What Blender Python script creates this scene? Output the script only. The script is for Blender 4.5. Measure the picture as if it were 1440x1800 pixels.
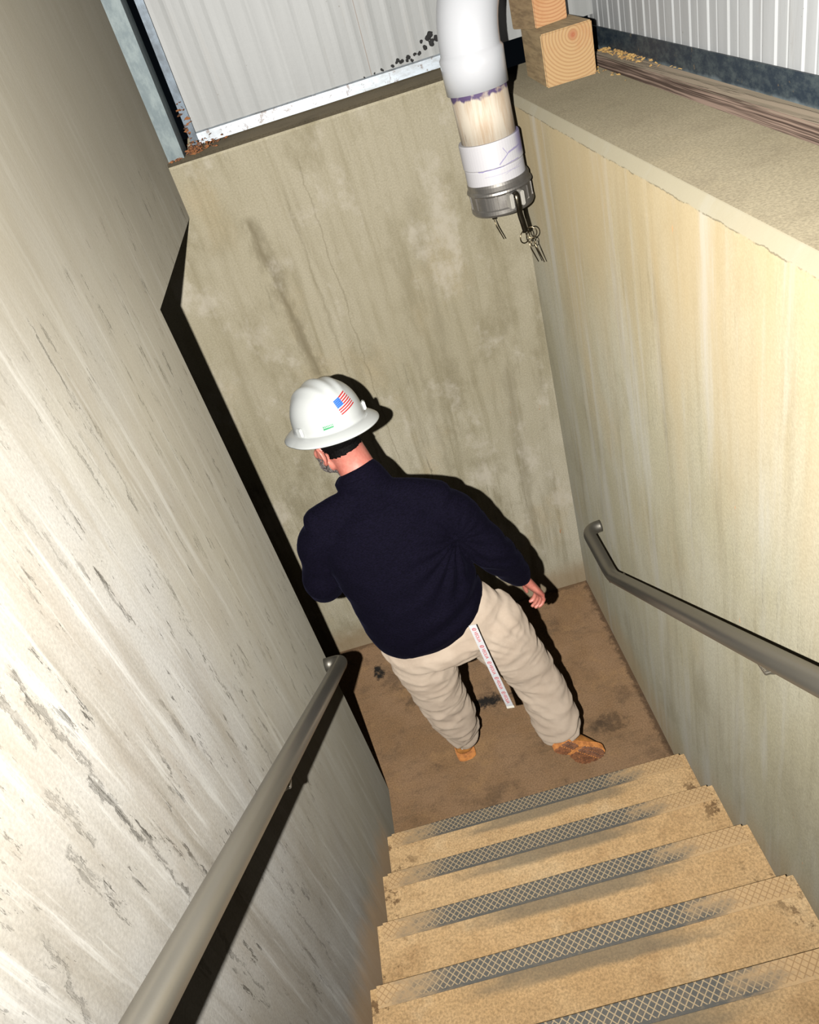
import bpy, bmesh, math, random
from mathutils import Vector, Matrix, noise as mn
random.seed(7)
C = bpy.context.scene
for o in list(bpy.data.objects): bpy.data.objects.remove(o)
R_ = math.radians; PI = math.pi

# ------------------------------------------------------------------ camera
cd = bpy.data.cameras.new('camera'); cam = bpy.data.objects.new('camera', cd); C.collection.objects.link(cam)
cd.sensor_fit = 'VERTICAL'; cd.sensor_height = 36; cd.sensor_width = 28.8; cd.lens = 27.05; cd.clip_start = .02
RM = Matrix(((0.95767, 0.28523, 0.03889), (-0.13638, 0.56851, -0.81129), (-0.25352, 0.77165, 0.58334)))
CP = Vector((0.575, -3.014, 2.934))
cam.matrix_world = Matrix.Translation(CP) @ RM.to_4x4()
C.camera = cam

# ------------------------------------------------------------------ world, flash, exposure
C.view_settings.view_transform = 'Standard'; C.view_settings.look = 'None'
C.view_settings.gamma = 1; C.view_settings.use_curve_mapping = False
C.view_settings.exposure = 0.0
w = bpy.data.worlds.new('world'); C.world = w; w.use_nodes = True
w.node_tree.nodes['Background'].inputs[0].default_value = (.55, .75, 1, 1)
w.node_tree.nodes['Background'].inputs[1].default_value = .004
FLASH = Vector((0.39, -3.05, 2.97))
ld = bpy.data.lights.new('camera_flash', 'SPOT'); fl = bpy.data.objects.new('camera_flash', ld); C.collection.objects.link(fl)
ld.energy = 1230; ld.color = (1, .98, .94); ld.shadow_soft_size = .012; ld.spot_size = R_(137); ld.spot_blend = 1.0
fl.location = FLASH
fl.rotation_euler = Vector((.07, .94, -.34)).to_track_quat('-Z', 'Y').to_euler()

# ------------------------------------------------------------------ dimensions
W = 1.219                 # stair width
D, T, RI = 1.2444, .25303, .16524   # first nosing, tread, riser
A, ZL = .9155, 2.317      # end of left wall, lintel height
ZC, ZR = 2.378, 2.40      # chamfer, right ledge
ZB = 2.511                # back wall top

KA = .38                  # overall reflectance of the place's materials (scaled down so bounce stays weak and shadows black)
# ------------------------------------------------------------------ node helper
class NB:
    def __init__(s, name):
        s.m = bpy.data.materials.new(name); s.m.use_nodes = True
        s.t = s.m.node_tree; s.b = s.t.nodes['Principled BSDF']; s._obj = None
    def n(s, k): return s.t.nodes.new(k)
    def set(s, inp, v):
        if isinstance(v, bpy.types.NodeSocket): s.t.links.new(v, inp)
        elif isinstance(v, (tuple, list)): inp.default_value = tuple(v) + ((1,) if len(v) == 3 and inp.type == 'RGBA' else ())
        else: inp.default_value = v
    def obj(s):
        if not s._obj: s._obj = s.n('ShaderNodeTexCoord').outputs['Object']
        return s._obj
    def uv(s): return s.n('ShaderNodeTexCoord').outputs['UV']
    def xyz(s, v):
        q = s.n('ShaderNodeSeparateXYZ'); s.set(q.inputs[0], v); return q.outputs
    def comb(s, x, y, z):
        q = s.n('ShaderNodeCombineXYZ')
        for i, v in enumerate((x, y, z)): s.set(q.inputs[i], v)
        return q.outputs[0]
    def M(s, op, a, b=0, c=None, clamp=False):
        q = s.n('ShaderNodeMath'); q.operation = op; q.use_clamp = clamp
        s.set(q.inputs[0], a); s.set(q.inputs[1], b)
        if c is not None: s.set(q.inputs[2], c)
        return q.outputs[0]
    def scale(s, v, sc, off=(0, 0, 0)):
        q = s.n('ShaderNodeMapping'); s.set(q.inputs[0], v); q.inputs['Scale'].default_value = sc; q.inputs['Location'].default_value = off
        return q.outputs[0]
    def noise(s, v, sc, det=4, rough=.55, dist=0):
        q = s.n('ShaderNodeTexNoise'); s.set(q.inputs['Vector'], v); q.inputs['Scale'].default_value = sc
        q.inputs['Detail'].default_value = det; q.inputs['Roughness'].default_value = rough; q.inputs['Distortion'].default_value = dist
        return q.outputs[0]
    def ramp(s, v, a, b, lo=0., hi=1.):
        q = s.n('ShaderNodeMapRange'); q.interpolation_type = 'SMOOTHSTEP'; s.set(q.inputs[0], v)
        for i, x in enumerate((a, b, lo, hi)): s.set(q.inputs[i+1], x)
        return q.outputs[0]
    def mix(s, f, a, b, mode='MIX'):
        q = s.n('ShaderNodeMix'); q.data_type = 'RGBA'; q.blend_type = mode
        s.set(q.inputs[0], f); s.set(q.inputs[6], a); s.set(q.inputs[7], b); return q.outputs[2]
    def bump(s, h, st, dist=.01):
        q = s.n('ShaderNodeBump'); q.inputs['Strength'].default_value = st; q.inputs['Distance'].default_value = dist
        s.set(q.inputs['Height'], h); s.t.links.new(q.outputs[0], s.b.inputs['Normal'])
    def out(s, col, rough=.8, metal=0, spec=None):
        if rough is not None and not isinstance(rough, bpy.types.NodeSocket) and rough >= .7: s.b.inputs['Diffuse Roughness'].default_value = 1.0
        s.set(s.b.inputs['Base Color'], s.mix(1., col, (KA, KA, KA), 'MULTIPLY')); s.set(s.b.inputs['Roughness'], rough); s.set(s.b.inputs['Metallic'], metal)
        if spec is not None: s.b.inputs['Specular IOR Level'].default_value = spec
        return s.m

def plain(name, col, rough=.6, metal=0, var=.12, sc=30, bmp=.1, spec=None):
    b = NB(name); nz = b.noise(b.obj(), sc, 5)
    b.bump(nz, bmp, .004)
    return b.out(b.mix(b.ramp(nz, .3, .7), tuple(c*(1-var) for c in col), tuple(min(1, c*(1+var)) for c in col)), rough, metal, spec)

def seg(b, c0, c1, z0, z1, y0, y1, wd, wob, soft=.4, k=1.):
    """an irregular vertical crack between heights z0 and z1 running from y0 to y1 (c0 = horizontal, c1 = height)"""
    t = b.M('DIVIDE', b.M('SUBTRACT', c1, z0), z1 - z0)
    yc = b.M('ADD', y0, b.M('MULTIPLY', t, y1 - y0))
    d = b.M('ABSOLUTE', b.M('SUBTRACT', b.M('ADD', c0, wob[0]), yc))
    wdt = b.M('MULTIPLY', wob[1], wd)
    m = b.ramp(b.M('DIVIDE', d, wdt), soft, 1., 1., 0.)
    e = b.M('MULTIPLY', b.ramp(t, 0, .06), b.ramp(t, .94, 1, 1., 0.))
    return b.M('MULTIPLY', b.M('MULTIPLY', m, e), k)

def concrete(name, cols, axis='x', streak=.5, blotch=.5, veins=(), vein_amt=.5, grain=.25, extra=None, tint=None):
    b = NB(name); o = b.obj(); x, y, z = b.xyz(o)
    h = y if axis == 'x' else x
    big = b.noise(b.scale(o, (1.1, 1.1, .7)), 1.6, 4, .6)
    col = b.mix(b.ramp(big, .38, .62), cols[0], cols[1])
    st = b.noise(b.scale(o, (9, 9, .75)), 1.3, 7, .62, .3)
    col = b.mix(b.M('MULTIPLY', b.ramp(st, .5, .72), streak), col, cols[2])
    st2 = b.noise(b.scale(o, (22, 22, 1.1), (3, 1, 2)), 1.5, 6, .65)
    col = b.mix(b.M('MULTIPLY', b.ramp(st2, .48, .75), streak*.8), col, cols[3])
    bl = b.noise(b.scale(o, (1, 1, .55), (5, 5, 5)), 5.5, 8, .68)
    col = b.mix(b.M('MULTIPLY', b.ramp(bl, .5, .7), blotch), col, cols[2])
    bl2 = b.noise(b.scale(o, (1, 1, .5), (9, 2, 4)), 3, 6, .6)
    col = b.mix(b.M('MULTIPLY', b.ramp(bl2, .55, .72), blotch*.8), col, cols[4])
    gr = b.noise(o, 170, 3, .7)
    col = b.mix(1., col, b.ramp(gr, .25, .75, 1-grain, 1+grain*.4), 'MULTIPLY')
    # thin veins
    wv = b.noise(b.scale(o, (5.0, 5.0, .25), (1, 7, 0)), 1, 5, .6, .8)
    vm = b.ramp(b.M('ABSOLUTE', b.M('SUBTRACT', wv, .5)), .0, .012, 1, 0)
    patch = b.ramp(b.noise(b.scale(o, (1, 1, .8), (2, 8, 1)), 3.2, 5, .7), .5, .64)
    rg = b.ramp(b.noise(b.scale(o, (2.4, 2.4, .3)), 14, 6, .8), .46, .64)
    v = b.M('MULTIPLY', b.M('MULTIPLY', vm, patch), b.M('MULTIPLY', rg, vein_amt))
    if veins:
        wob = b.M('MULTIPLY', b.M('SUBTRACT', b.noise(b.scale(o, (6, 6, 6)), 2.2, 7, .72), .5), .075)
        wn = b.ramp(b.noise(b.scale(o, (14, 14, 3), (4, 4, 4)), 2.2, 7, .78), .4, .66, .0, 1.4)
        for q in veins: v = b.M('MAXIMUM', v, b.M('MULTIPLY', seg(b, h, z, *q[:5], (wob, wn), k=q[5]), b.ramp(rg, 0, 1, .45, 1)))
    col = b.mix(v, col, tuple(c*.22 for c in cols[2]))
    if extra: col = extra(b, col, x, y, z, o)
    hgt = b.M('ADD', b.M('MULTIPLY', bl, .5), b.M('ADD', b.M('MULTIPLY', gr, .12), b.M('MULTIPLY', v, -.8)))
    b.bump(hgt, .35, .008)
    return b.out(col, .85, 0, .1)

# ------------------------------------------------------------------ object helpers
def link(name, me, m=None, parent=None, smooth=False):
    o = bpy.data.objects.new(name, me); C.collection.objects.link(o)
    if m: me.materials.append(m)
    if parent: o.parent = parent
    if smooth:
        for p in me.polygons: p.use_smooth = True
    return o
def obj(name, bm, m=None, parent=None, smooth=False):
    bmesh.ops.recalc_face_normals(bm, faces=bm.faces)
    me = bpy.data.meshes.new(name); bm.to_mesh(me); bm.free(); return link(name, me, m, parent, smooth)
def tag(o, label=None, cat=None, group=None, kind=None):
    if label: o['label'] = label
    if cat: o['category'] = cat
    if group: o['group'] = group
    if kind: o['kind'] = kind
    return o
def thing(name, label, cat, loc=(0, 0, 0), group=None):
    o = bpy.data.objects.new(name, None); C.collection.objects.link(o); o.location = loc; o.empty_display_size = .1
    return tag(o, label, cat, group)
def reparent(o, p):
    """parent while keeping the world coordinates baked in the mesh"""
    o.parent = p; o.matrix_parent_inverse = Matrix.Translation(-Vector(p.location)); return o
def box(bm, x0, x1, y0, y1, z0, z1, M=None, bev=0):
    v = [bm.verts.new(Vector(p) if M is None else M @ Vector(p)) for p in
         ((x0,y0,z0),(x1,y0,z0),(x1,y1,z0),(x0,y1,z0),(x0,y0,z1),(x1,y0,z1),(x1,y1,z1),(x0,y1,z1))]
    fs = [bm.faces.new([v[i] for i in q]) for q in ((3,2,1,0),(4,5,6,7),(0,1,5,4),(1,2,6,5),(2,3,7,6),(3,0,4,7))]
    if bev:
        es = list({e for f in fs for e in f.edges}); bmesh.ops.bevel(bm, geom=es, offset=bev, segments=3, affect='EDGES')
def prism(bm, poly, axis, a, b_):
    """extrude a closed 2D outline along an axis"""
    def P(u, v, t): return {'x': (t, u, v), 'y': (u, t, v), 'z': (u, v, t)}[axis]
    lo = [bm.verts.new(P(u, v, a)) for u, v in poly]; hi = [bm.verts.new(P(u, v, b_)) for u, v in poly]
    n = len(poly); bm.faces.new(lo); bm.faces.new(list(reversed(hi)))
    for i in range(n): bm.faces.new((lo[i], hi[i], hi[(i+1) % n], lo[(i+1) % n]))
def frame(d, up=Vector((0, 0, 1))):
    d = d.normalized()
    s = d.cross(up)
    if s.length < 1e-3: s = d.cross(Vector((0, 1, 0)))
    s.normalize(); return s, s.cross(d).normalized()
def tube(bm, pts, rad, n=24, caps=True, side=None):
    """round tube along points; rad is a number or list; entries may be (a, b) pairs"""
    pts = [Vector(p) for p in pts]; rings = []; s = None
    for i, p in enumerate(pts):
        d = (pts[min(i+1, len(pts)-1)] - pts[max(i-1, 0)]).normalized()
        if side is not None:
            s = Vector(side); s = (s - d*s.dot(d)).normalized()
        elif s is None: s, _ = frame(d)
        else: s = (s - d*s.dot(d)).normalized()
        u = d.cross(s).normalized()
        r = rad[i] if isinstance(rad, (list, tuple)) else rad
        a, b_ = r if isinstance(r, (tuple, list)) else (r, r)
        rings.append([bm.verts.new(p + s*a*math.cos(2*PI*k/n) + u*b_*math.sin(2*PI*k/n)) for k in range(n)])
    for r0, r1 in zip(rings, rings[1:]):
        for k in range(n): bm.faces.new((r0[k], r0[(k+1) % n], r1[(k+1) % n], r1[k]))
    if caps: bm.faces.new(list(reversed(rings[0]))); bm.faces.new(rings[-1])
    return rings
def lathe(bm, prof, origin, axis=Vector((0, 0, 1)), n=48, closed=False):
    s, u = frame(axis); axis = axis.normalized(); origin = Vector(origin); rings = []
    for r, h in prof:
        rings.append([bm.verts.new(origin + axis*h + (s*math.cos(2*PI*k/n) + u*math.sin(2*PI*k/n))*max(r, 1e-4)) for k in range(n)])
    for r0, r1 in zip(rings, rings[1:]):
        for k in range(n): bm.faces.new((r0[k], r0[(k+1) % n], r1[(k+1) % n], r1[k]))
    if closed:
        for k in range(n): bm.faces.new((rings[-1][k], rings[-1][(k+1) % n], rings[0][(k+1) % n], rings[0][k]))
    else: bm.faces.new(list(reversed(rings[0]))); bm.faces.new(rings[-1])
def cr(pts, k=6):
    """Catmull-Rom through tuples of any length"""
    out = []; n = len(pts)
    for i in range(n-1):
        p = [pts[max(i-1, 0)], pts[i], pts[i+1], pts[min(i+2, n-1)]]
        for j in range(k):
            t = j/k
            out.append(tuple(.5*((2*b)+(-a+c)*t+(2*a-5*b+4*c-d)*t*t+(-a+3*b-3*c+d)*t**3) for a, b, c, d in zip(*p)))
    out.append(tuple(pts[-1])); return out
def loft(bm, secs, side=(1, 0, 0), k=5, n=28):
    """secs: (x, y, z, a, b): smooth elliptical sleeve closed by rounded ends"""
    q = cr(secs, k); p0 = Vector(q[0][:3]); p1 = Vector(q[-1][:3])
    d0 = (p0-Vector(q[1][:3])).normalized(); d1 = (p1-Vector(q[-2][:3])).normalized()
    a0, b0 = q[0][3:]; a1, b1 = q[-1][3:]; m0 = min(a0, b0); m1 = min(a1, b1)
    pts = []; rad = []
    for t in (.98, .8, .5): c = math.sqrt(1-t*t); pts.append(p0+d0*m0*t*.6); rad.append((a0*c, b0*c))
    for e in q: pts.append(Vector(e[:3])); rad.append((max(e[3], .002), max(e[4], .002)))
    for t in (.5, .8, .98): c = math.sqrt(1-t*t); pts.append(p1+d1*m1*t*.6); rad.append((a1*c, b1*c))
    tube(bm, pts, rad, n, True, side)
def ell(bm, c, r, M=None, u=24, v=16):
    mat = Matrix.Translation(Vector(c)) @ (M.to_4x4() if M else Matrix.Identity(4)) @ Matrix.Diagonal((r[0], r[1], r[2], 1))
    bmesh.ops.create_uvsphere(bm, u_segments=u, v_segments=v, radius=1, matrix=mat)
def fused(name, bm, voxel, smooth_it=2, disp=None, m=None, parent=None, cut=None):
    """melt overlapping lofts into one continuous skin"""
    bmesh.ops.recalc_face_normals(bm, faces=bm.faces)
    me = bpy.data.meshes.new(name); bm.to_mesh(me); bm.free()
    o = bpy.data.objects.new(name, me); C.collection.objects.link(o)
    r = o.modifiers.new('r', 'REMESH'); r.mode = 'VOXEL'; r.voxel_size = voxel
    if smooth_it:
        s = o.modifiers.new('s', 'SMOOTH'); s.iterations = smooth_it; s.factor = .5
    dg = bpy.context.evaluated_depsgraph_get()
    me2 = bpy.data.meshes.new_from_object(o.evaluated_get(dg)); me2.name = name
    bpy.data.objects.remove(o)
    if disp:
        nr = [v.normal.copy() for v in me2.vertices]
        for v, nn in zip(me2.vertices, nr): v.co += nn*disp(v.co, nn)
    if cut:
        b2 = bmesh.new(); b2.from_mesh(me2); cut(b2); b2.to_mesh(me2); b2.free()
    return link(name, me2, m, parent, True)

# ------------------------------------------------------------------ structural materials
V = [(1.78, 2.36, -2.300, -2.275, .011, .9), (1.45, 1.80, -2.314, -2.300, .007, .8), (2.085, 2.22, -2.372, -2.360, .013, .7), (1.98, 2.15, -2.40, -2.414, .007, .6),
     (1.40, 1.97, -1.776, -1.79, .004, .55), (2.17, 2.60, -1.694, -1.69, .0055, .6), (2.22, 2.50, -1.777, -1.795, .0045, .5), (1.9, 2.16, -2.60, -2.52, .010, .5), (1.0, 1.5, -2.07, -2.06, .004, .5), (2.25, 2.4, -2.33, -2.31, .012, .7)]
LC = [(.190, .174, .146), (.230, .220, .200), (.130, .114, .089), (.158, .144, .119), (.218, .190, .160)]
def left_extra(b, col, x, y, z, o):
    wl = b.M('MULTIPLY', b.ramp(b.noise(b.scale(o, (16, 16, .9), (2, 6, 1)), 1.6, 7, .7), .52, .66), .5)
    col = b.mix(wl, col, (.325, .318, .295))
    br = b.M('MULTIPLY', b.ramp(b.noise(b.scale(o, (5, 5, .8), (6, 2, 8)), 2.2, 7, .72), .50, .66), .4)
    col = b.mix(br, col, (.145, .124, .095))
    f = b.ramp(b.M('ADD', z, b.M('MULTIPLY', b.noise(o, 2.5, 5), .5)), 2.45, 3.0)          # grubby, greener band high up
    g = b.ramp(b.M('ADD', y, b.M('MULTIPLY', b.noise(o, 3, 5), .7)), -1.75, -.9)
    col = b.mix(b.M('MULTIPLY', g, .55), col, (.27, .245, .18))  # far end: colour lightened to offset the weak grazing flash
    col = b.mix(b.M('MULTIPLY', f, .6), col, (.135, .12, .09))
    # rust-brown splash beside the steps
    s_ = b.M('SUBTRACT', z, b.M('MULTIPLY', b.M('ADD', y, 1.2444), -.653))
    sp = b.M('MULTIPLY', b.ramp(b.M('ADD', s_, b.M('MULTIPLY', b.noise(b.scale(o, (5, 5, 1)), 2, 5), .3)), .30, .50, 1, 0), b.ramp(y, -1.35, -1.15, 1, 0))
    return b.mix(b.M('MULTIPLY', sp, .7), col, (.34, .225, .125))
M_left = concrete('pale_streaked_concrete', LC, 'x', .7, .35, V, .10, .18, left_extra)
RC = [(.275, .250, .172), (.305, .284, .215), (.18, .156, .10), (.225, .198, .135), (.32, .250, .14)]
def right_extra(b, col, x, y, z, o):
    f = b.ramp(b.M('ADD', z, b.M('MULTIPLY', b.noise(b.scale(o, (3, 3, .8)), 2, 5), 1.1)), 2.0, 3.0)
    col = b.mix(b.M('MULTIPLY', f, .7), col, (.285, .215, .115))
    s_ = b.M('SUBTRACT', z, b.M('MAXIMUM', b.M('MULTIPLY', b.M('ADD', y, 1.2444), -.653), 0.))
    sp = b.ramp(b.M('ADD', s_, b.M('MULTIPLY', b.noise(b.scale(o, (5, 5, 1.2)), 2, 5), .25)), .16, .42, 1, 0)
    col = b.mix(b.M('MULTIPLY', sp, .5), col, (.30, .21, .115))  # brown splash at the foot, its colour lifted where the flash only grazes
    g = b.noise(b.scale(o, (7, 7, .6), (4, 4, 4)), 1.5, 6, .6)
    col = b.mix(b.M('MULTIPLY', b.ramp(g, .5, .7), .45), col, (.335, .325, .295))
    r = b.M('MULTIPLY', b.ramp(b.noise(b.scale(o, (30, 30, 9)), 1, 3, .7), .74, .80), .7)
    ch = b.ramp(b.M('ADD', z, b.M('MULTIPLY', b.M('SUBTRACT', b.noise(b.scale(o, (9, 9, 9)), 2, 5, .7), .5), .012)), ZC-.006, ZC-.002)
    col = b.mix(b.M('MULTIPLY', ch, .75), col, (.24, .222, .165))
    ck = b.M('MULTIPLY', b.ramp(b.M('ABSOLUTE', b.M('SUBTRACT', b.M('ADD', z, b.M('MULTIPLY', b.M('SUBTRACT', b.noise(b.scale(o, (9, 9, 9)), 2, 5, .7), .5), .02)), ZC-.004)), .0008, .0022, 1, 0), b.ramp(b.noise(o, 11, 5, .7), .45, .55))
    col = b.mix(b.M('MULTIPLY', ck, .7), col, (.10, .085, .055))
    return b.mix(r, col, (.55, .18, .06))
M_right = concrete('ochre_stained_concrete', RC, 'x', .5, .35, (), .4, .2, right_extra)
BC = [(.51, .458, .325), (.61, .555, .42), (.27, .228, .135), (.35, .303, .188), (.60, .48, .29)]
def back_extra(b, col, x, y, z, o):
    # lime-pale wash low on the wall, dark weeping streaks below the ledge, a formwork seam
    f = b.ramp(b.M('ADD', z, b.M('MULTIPLY', b.noise(b.scale(o, (2, 2, 1)), 2, 5), .6)), 1.2, 2.2)
    col = b.mix(b.M('MULTIPLY', f, .35), col, (.42, .36, .23))
    wn = b.M('MULTIPLY', b.M('SUBTRACT', b.noise(b.scale(o, (2, 2, 3)), 2.4, 6, .7), .5), .05)
    ww = b.ramp(b.noise(b.scale(o, (9, 9, 3)), 2, 5, .7), .35, .65, .3, 1.4)
    for q in ((1.55, 2.28, .255, .195, .06, 1.), (.9, 2.35, .38, .36, .012, .45), (.3, 1.4, 1.0, 1.03, .06, .5), (1.2, 2.2, .78, .80, .05, .3), (1.0, 2.45, .46, .44, .006, .6), (.5, 1.6, .68, .66, .04, .35)):
        m = seg(b, x, z, *q[:5], (wn, ww), soft=-.4, k=q[5]); col = b.mix(m, col, (.23, .19, .115))
    lim = b.M('MULTIPLY', b.ramp(b.noise(b.scale(o, (1, 1, .7), (7, 1, 0)), 4, 7, .7), .52, .66), .55)
    col = b.mix(lim, col, (.70, .64, .53))
    r = b.M('MULTIPLY', b.ramp(b.noise(b.scale(o, (34, 34, 12)), 1, 3, .7), .66, .74), b.M('MULTIPLY', b.ramp(x, .85, 1.0), b.ramp(z, 1.5, 1.1)))
    col = b.mix(b.M('MULTIPLY', r, .8), col, (.50, .22, .08))
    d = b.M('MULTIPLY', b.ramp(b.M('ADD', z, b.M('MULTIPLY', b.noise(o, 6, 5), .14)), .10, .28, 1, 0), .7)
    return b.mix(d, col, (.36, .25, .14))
M_back = concrete('weathered_olive_concrete', BC, 'y', .65, .6, (), .5, .25, back_extra)
FC = [(.36, .215, .11), (.42, .26, .145), (.17, .11, .065), (.27, .175, .10), (.50, .30, .145)]
def floor_extra(b, col, x, y, z, o):
    n5 = b.noise(o, 26, 6, .75)
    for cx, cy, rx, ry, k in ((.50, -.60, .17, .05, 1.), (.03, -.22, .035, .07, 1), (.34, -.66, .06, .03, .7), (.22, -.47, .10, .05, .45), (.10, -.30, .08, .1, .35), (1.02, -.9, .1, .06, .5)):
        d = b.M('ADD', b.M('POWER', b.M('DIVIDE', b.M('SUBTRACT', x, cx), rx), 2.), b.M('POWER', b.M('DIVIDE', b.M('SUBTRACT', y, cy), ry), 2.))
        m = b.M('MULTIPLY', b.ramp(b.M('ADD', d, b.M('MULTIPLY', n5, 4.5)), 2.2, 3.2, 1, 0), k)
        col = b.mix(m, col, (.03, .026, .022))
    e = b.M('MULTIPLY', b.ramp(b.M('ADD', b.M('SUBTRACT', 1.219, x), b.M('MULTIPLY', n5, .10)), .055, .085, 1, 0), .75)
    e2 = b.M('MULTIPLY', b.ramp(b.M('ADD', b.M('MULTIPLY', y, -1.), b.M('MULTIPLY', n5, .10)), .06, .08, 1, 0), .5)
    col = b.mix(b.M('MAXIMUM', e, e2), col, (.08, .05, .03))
    sp = b.ramp(b.noise(o, 90, 2, .5), .72, .78)
    return b.mix(b.M('MULTIPLY', sp, .6), col, (.05, .04, .03))
def flatc(name, cols, extra, blotch=.5, grain=.3):
    b = NB(name); o = b.obj(); x, y, z = b.xyz(o)
    col = b.mix(b.ramp(b.noise(o, 2.2, 6, .65), .38, .62), cols[0], cols[1])
    col = b.mix(b.M('MULTIPLY', b.ramp(b.noise(b.scale(o, (1, 1, 1), (3, 3, 3)), 6, 8, .72), .5, .68), blotch), col, cols[2])
    col = b.mix(b.M('MULTIPLY', b.ramp(b.noise(b.scale(o, (3, 9, 3)), 2, 6, .7), .5, .7), blotch), col, cols[3])
    col = b.mix(b.M('MULTIPLY', b.ramp(b.noise(b.scale(o, (1, 1, 1), (8, 3, 1)), 4, 7, .7), .52, .68), blotch), col, cols[4])
    gr = b.noise(o, 150, 3, .7); col = b.mix(1., col, b.ramp(gr, .25, .75, 1-grain, 1+grain*.5), 'MULTIPLY')
    if extra: col = extra(b, col, x, y, z, o)
    b.bump(b.M('ADD', b.noise(o, 30, 8, .75), b.M('MULTIPLY', gr, .4)), .35, .006)
    return b.out(col, .9, 0, .1)
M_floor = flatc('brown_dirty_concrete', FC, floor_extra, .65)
SC = [(.80, .52, .25), (.88, .60, .31), (.58, .35, .16), (.70, .45, .22), (.95, .70, .40)]
def step_extra(b, col, x, y, z, o):
    # dark rubbed band just behind each nosing and grime at the ends
    t = b.M('FRACT', b.M('DIVIDE', b.M('ADD', b.M('MULTIPLY', y, -1.), -D + T*20), T))
    wv = b.noise(b.scale(o, (3, 9, 3)), 2, 4, .6)
    mx = b.M('MULTIPLY', b.ramp(b.M('ADD', x, b.M('MULTIPLY', wv, .5)), .42, .75), b.ramp(b.M('ADD', x, b.M('MULTIPLY', wv, .5)), 1.0, 1.3, 1, 0))
    band = b.M('MULTIPLY', b.ramp(b.M('ADD', t, b.M('MULTIPLY', wv, .10)), .40, .48, 1, 0), mx)
    col = b.mix(b.M('MULTIPLY', band, .7), col, (.22, .19, .14))
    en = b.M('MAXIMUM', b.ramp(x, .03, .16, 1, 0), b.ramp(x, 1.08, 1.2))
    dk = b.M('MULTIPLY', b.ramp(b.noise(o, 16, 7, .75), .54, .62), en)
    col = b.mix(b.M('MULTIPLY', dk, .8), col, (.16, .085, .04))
    return col
M_step = flatc('tan_dusty_concrete', SC, step_extra, .6, .35)
M_ledge = concrete('grey_brown_ledge_concrete', [(.185, .158, .105), (.205, .175, .118), (.14, .115, .076), (.17, .14, .097), (.23, .19, .12)], 'x', .0, .4, (), 0, .3)

# ------------------------------------------------------------------ setting
def grid_panel(name, axis, fixed, u0, u1, v0, v1, m): pass
bm = bmesh.new(); box(bm, -1.6, W+.5, -D-.30, .5, -.3, 0); tag(obj('floor', bm, M_floor), kind='structure')
# left wall, ends short of the back wall and is carried over the side opening by a lintel
bm = bmesh.new(); prism(bm, [(-5.2, -.3), (-A, -.3), (-A, ZL), (0, ZL), (0, ZB), (.5, ZB), (.5, 3.7), (-5.2, 3.7)], 'x', -.28, 0)
e = [e for e in bm.edges if all(abs(v.co.x) < 1e-5 for v in e.verts) and ((abs(e.verts[0].co.y+A) < 1e-4 and abs(e.verts[1].co.y+A) < 1e-4) or (abs(e.verts[0].co.z-ZL) < 1e-4 and abs(e.verts[1].co.z-ZL) < 1e-4))]
bmesh.ops.bevel(bm, geom=e, offset=.008, segments=3, affect='EDGES')
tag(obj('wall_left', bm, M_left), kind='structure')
bm = bmesh.new(); prism(bm, [(W, -.3), (W+.5, -.3), (W+.5, ZR), (W+.016, ZR), (W, ZC)], 'y', -5.2, .5)
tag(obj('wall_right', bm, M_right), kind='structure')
bm = bmesh.new(); prism(bm, [(0, -.3), (.5, -.3), (.5, ZB), (.02, ZB), (0, ZB-.018)], 'x', -1.6, W-.0005)
tag(obj('wall_back', bm, M_back), kind='structure')
# top face of the right wall is a dustier ledge
bm = bmesh.new(); box(bm, W+.02, W+.5, -5.19, .49, ZR-.02, ZR+.001); tag(obj('trim_1', bm, M_ledge), kind='structure')

bm = bmesh.new(); box(bm, -.001, W-.001, .004, .24, ZB-.01, ZB+.001); M_ledge_dim = concrete('dirty_dimmed_ledge', [(.10, .082, .052), (.13, .105, .066), (.065, .052, .033), (.09, .075, .05), (.14, .11, .065)], 'y', 0, .5, (), 0, .3)
tag(obj('trim_2', bm, M_ledge_dim), kind='structure')  # dirty ledge top, colour darkened further for light skimming across it
# siding
def siding(name, m, P0, du, L, z0, z1, nrm, pitch, prof):
    """ribbed sheet: starts at P0, runs along du for L; prof(u) gives the relief"""
    bm = bmesh.new(); P0 = Vector(P0); du = Vector(du).normalized(); nrm = Vector(nrm); us = []
    u = 0
    while u < L:
        for f in prof: us.append((u + f[0]*pitch, f[1]))
        u += pitch
    us = [q for q in us if q[0] <= L]
    for th in (0, 1):
        pass
    fr = [bm.verts.new(P0 + du*a + nrm*h + Vector((0, 0, z0))) for a, h in us]; ft = [bm.verts.new(P0 + du*a + nrm*h + Vector((0, 0, z1))) for a, h in us]
    bk = [bm.verts.new(P0 + du*a + nrm*(h-.002) + Vector((0, 0, z0))) for a, h in us]; bt = [bm.verts.new(P0 + du*a + nrm*(h-.002) + Vector((0, 0, z1))) for a, h in us]
    for i in range(len(us)-1):
        bm.faces.new((fr[i], fr[i+1], ft[i+1], ft[i])); bm.faces.new((bk[i+1], bk[i], bt[i], bt[i+1])); bm.faces.new((fr[i], bk[i], bk[i+1], fr[i+1]))
    return tag(obj(name, bm, m), kind='structure')
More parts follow.
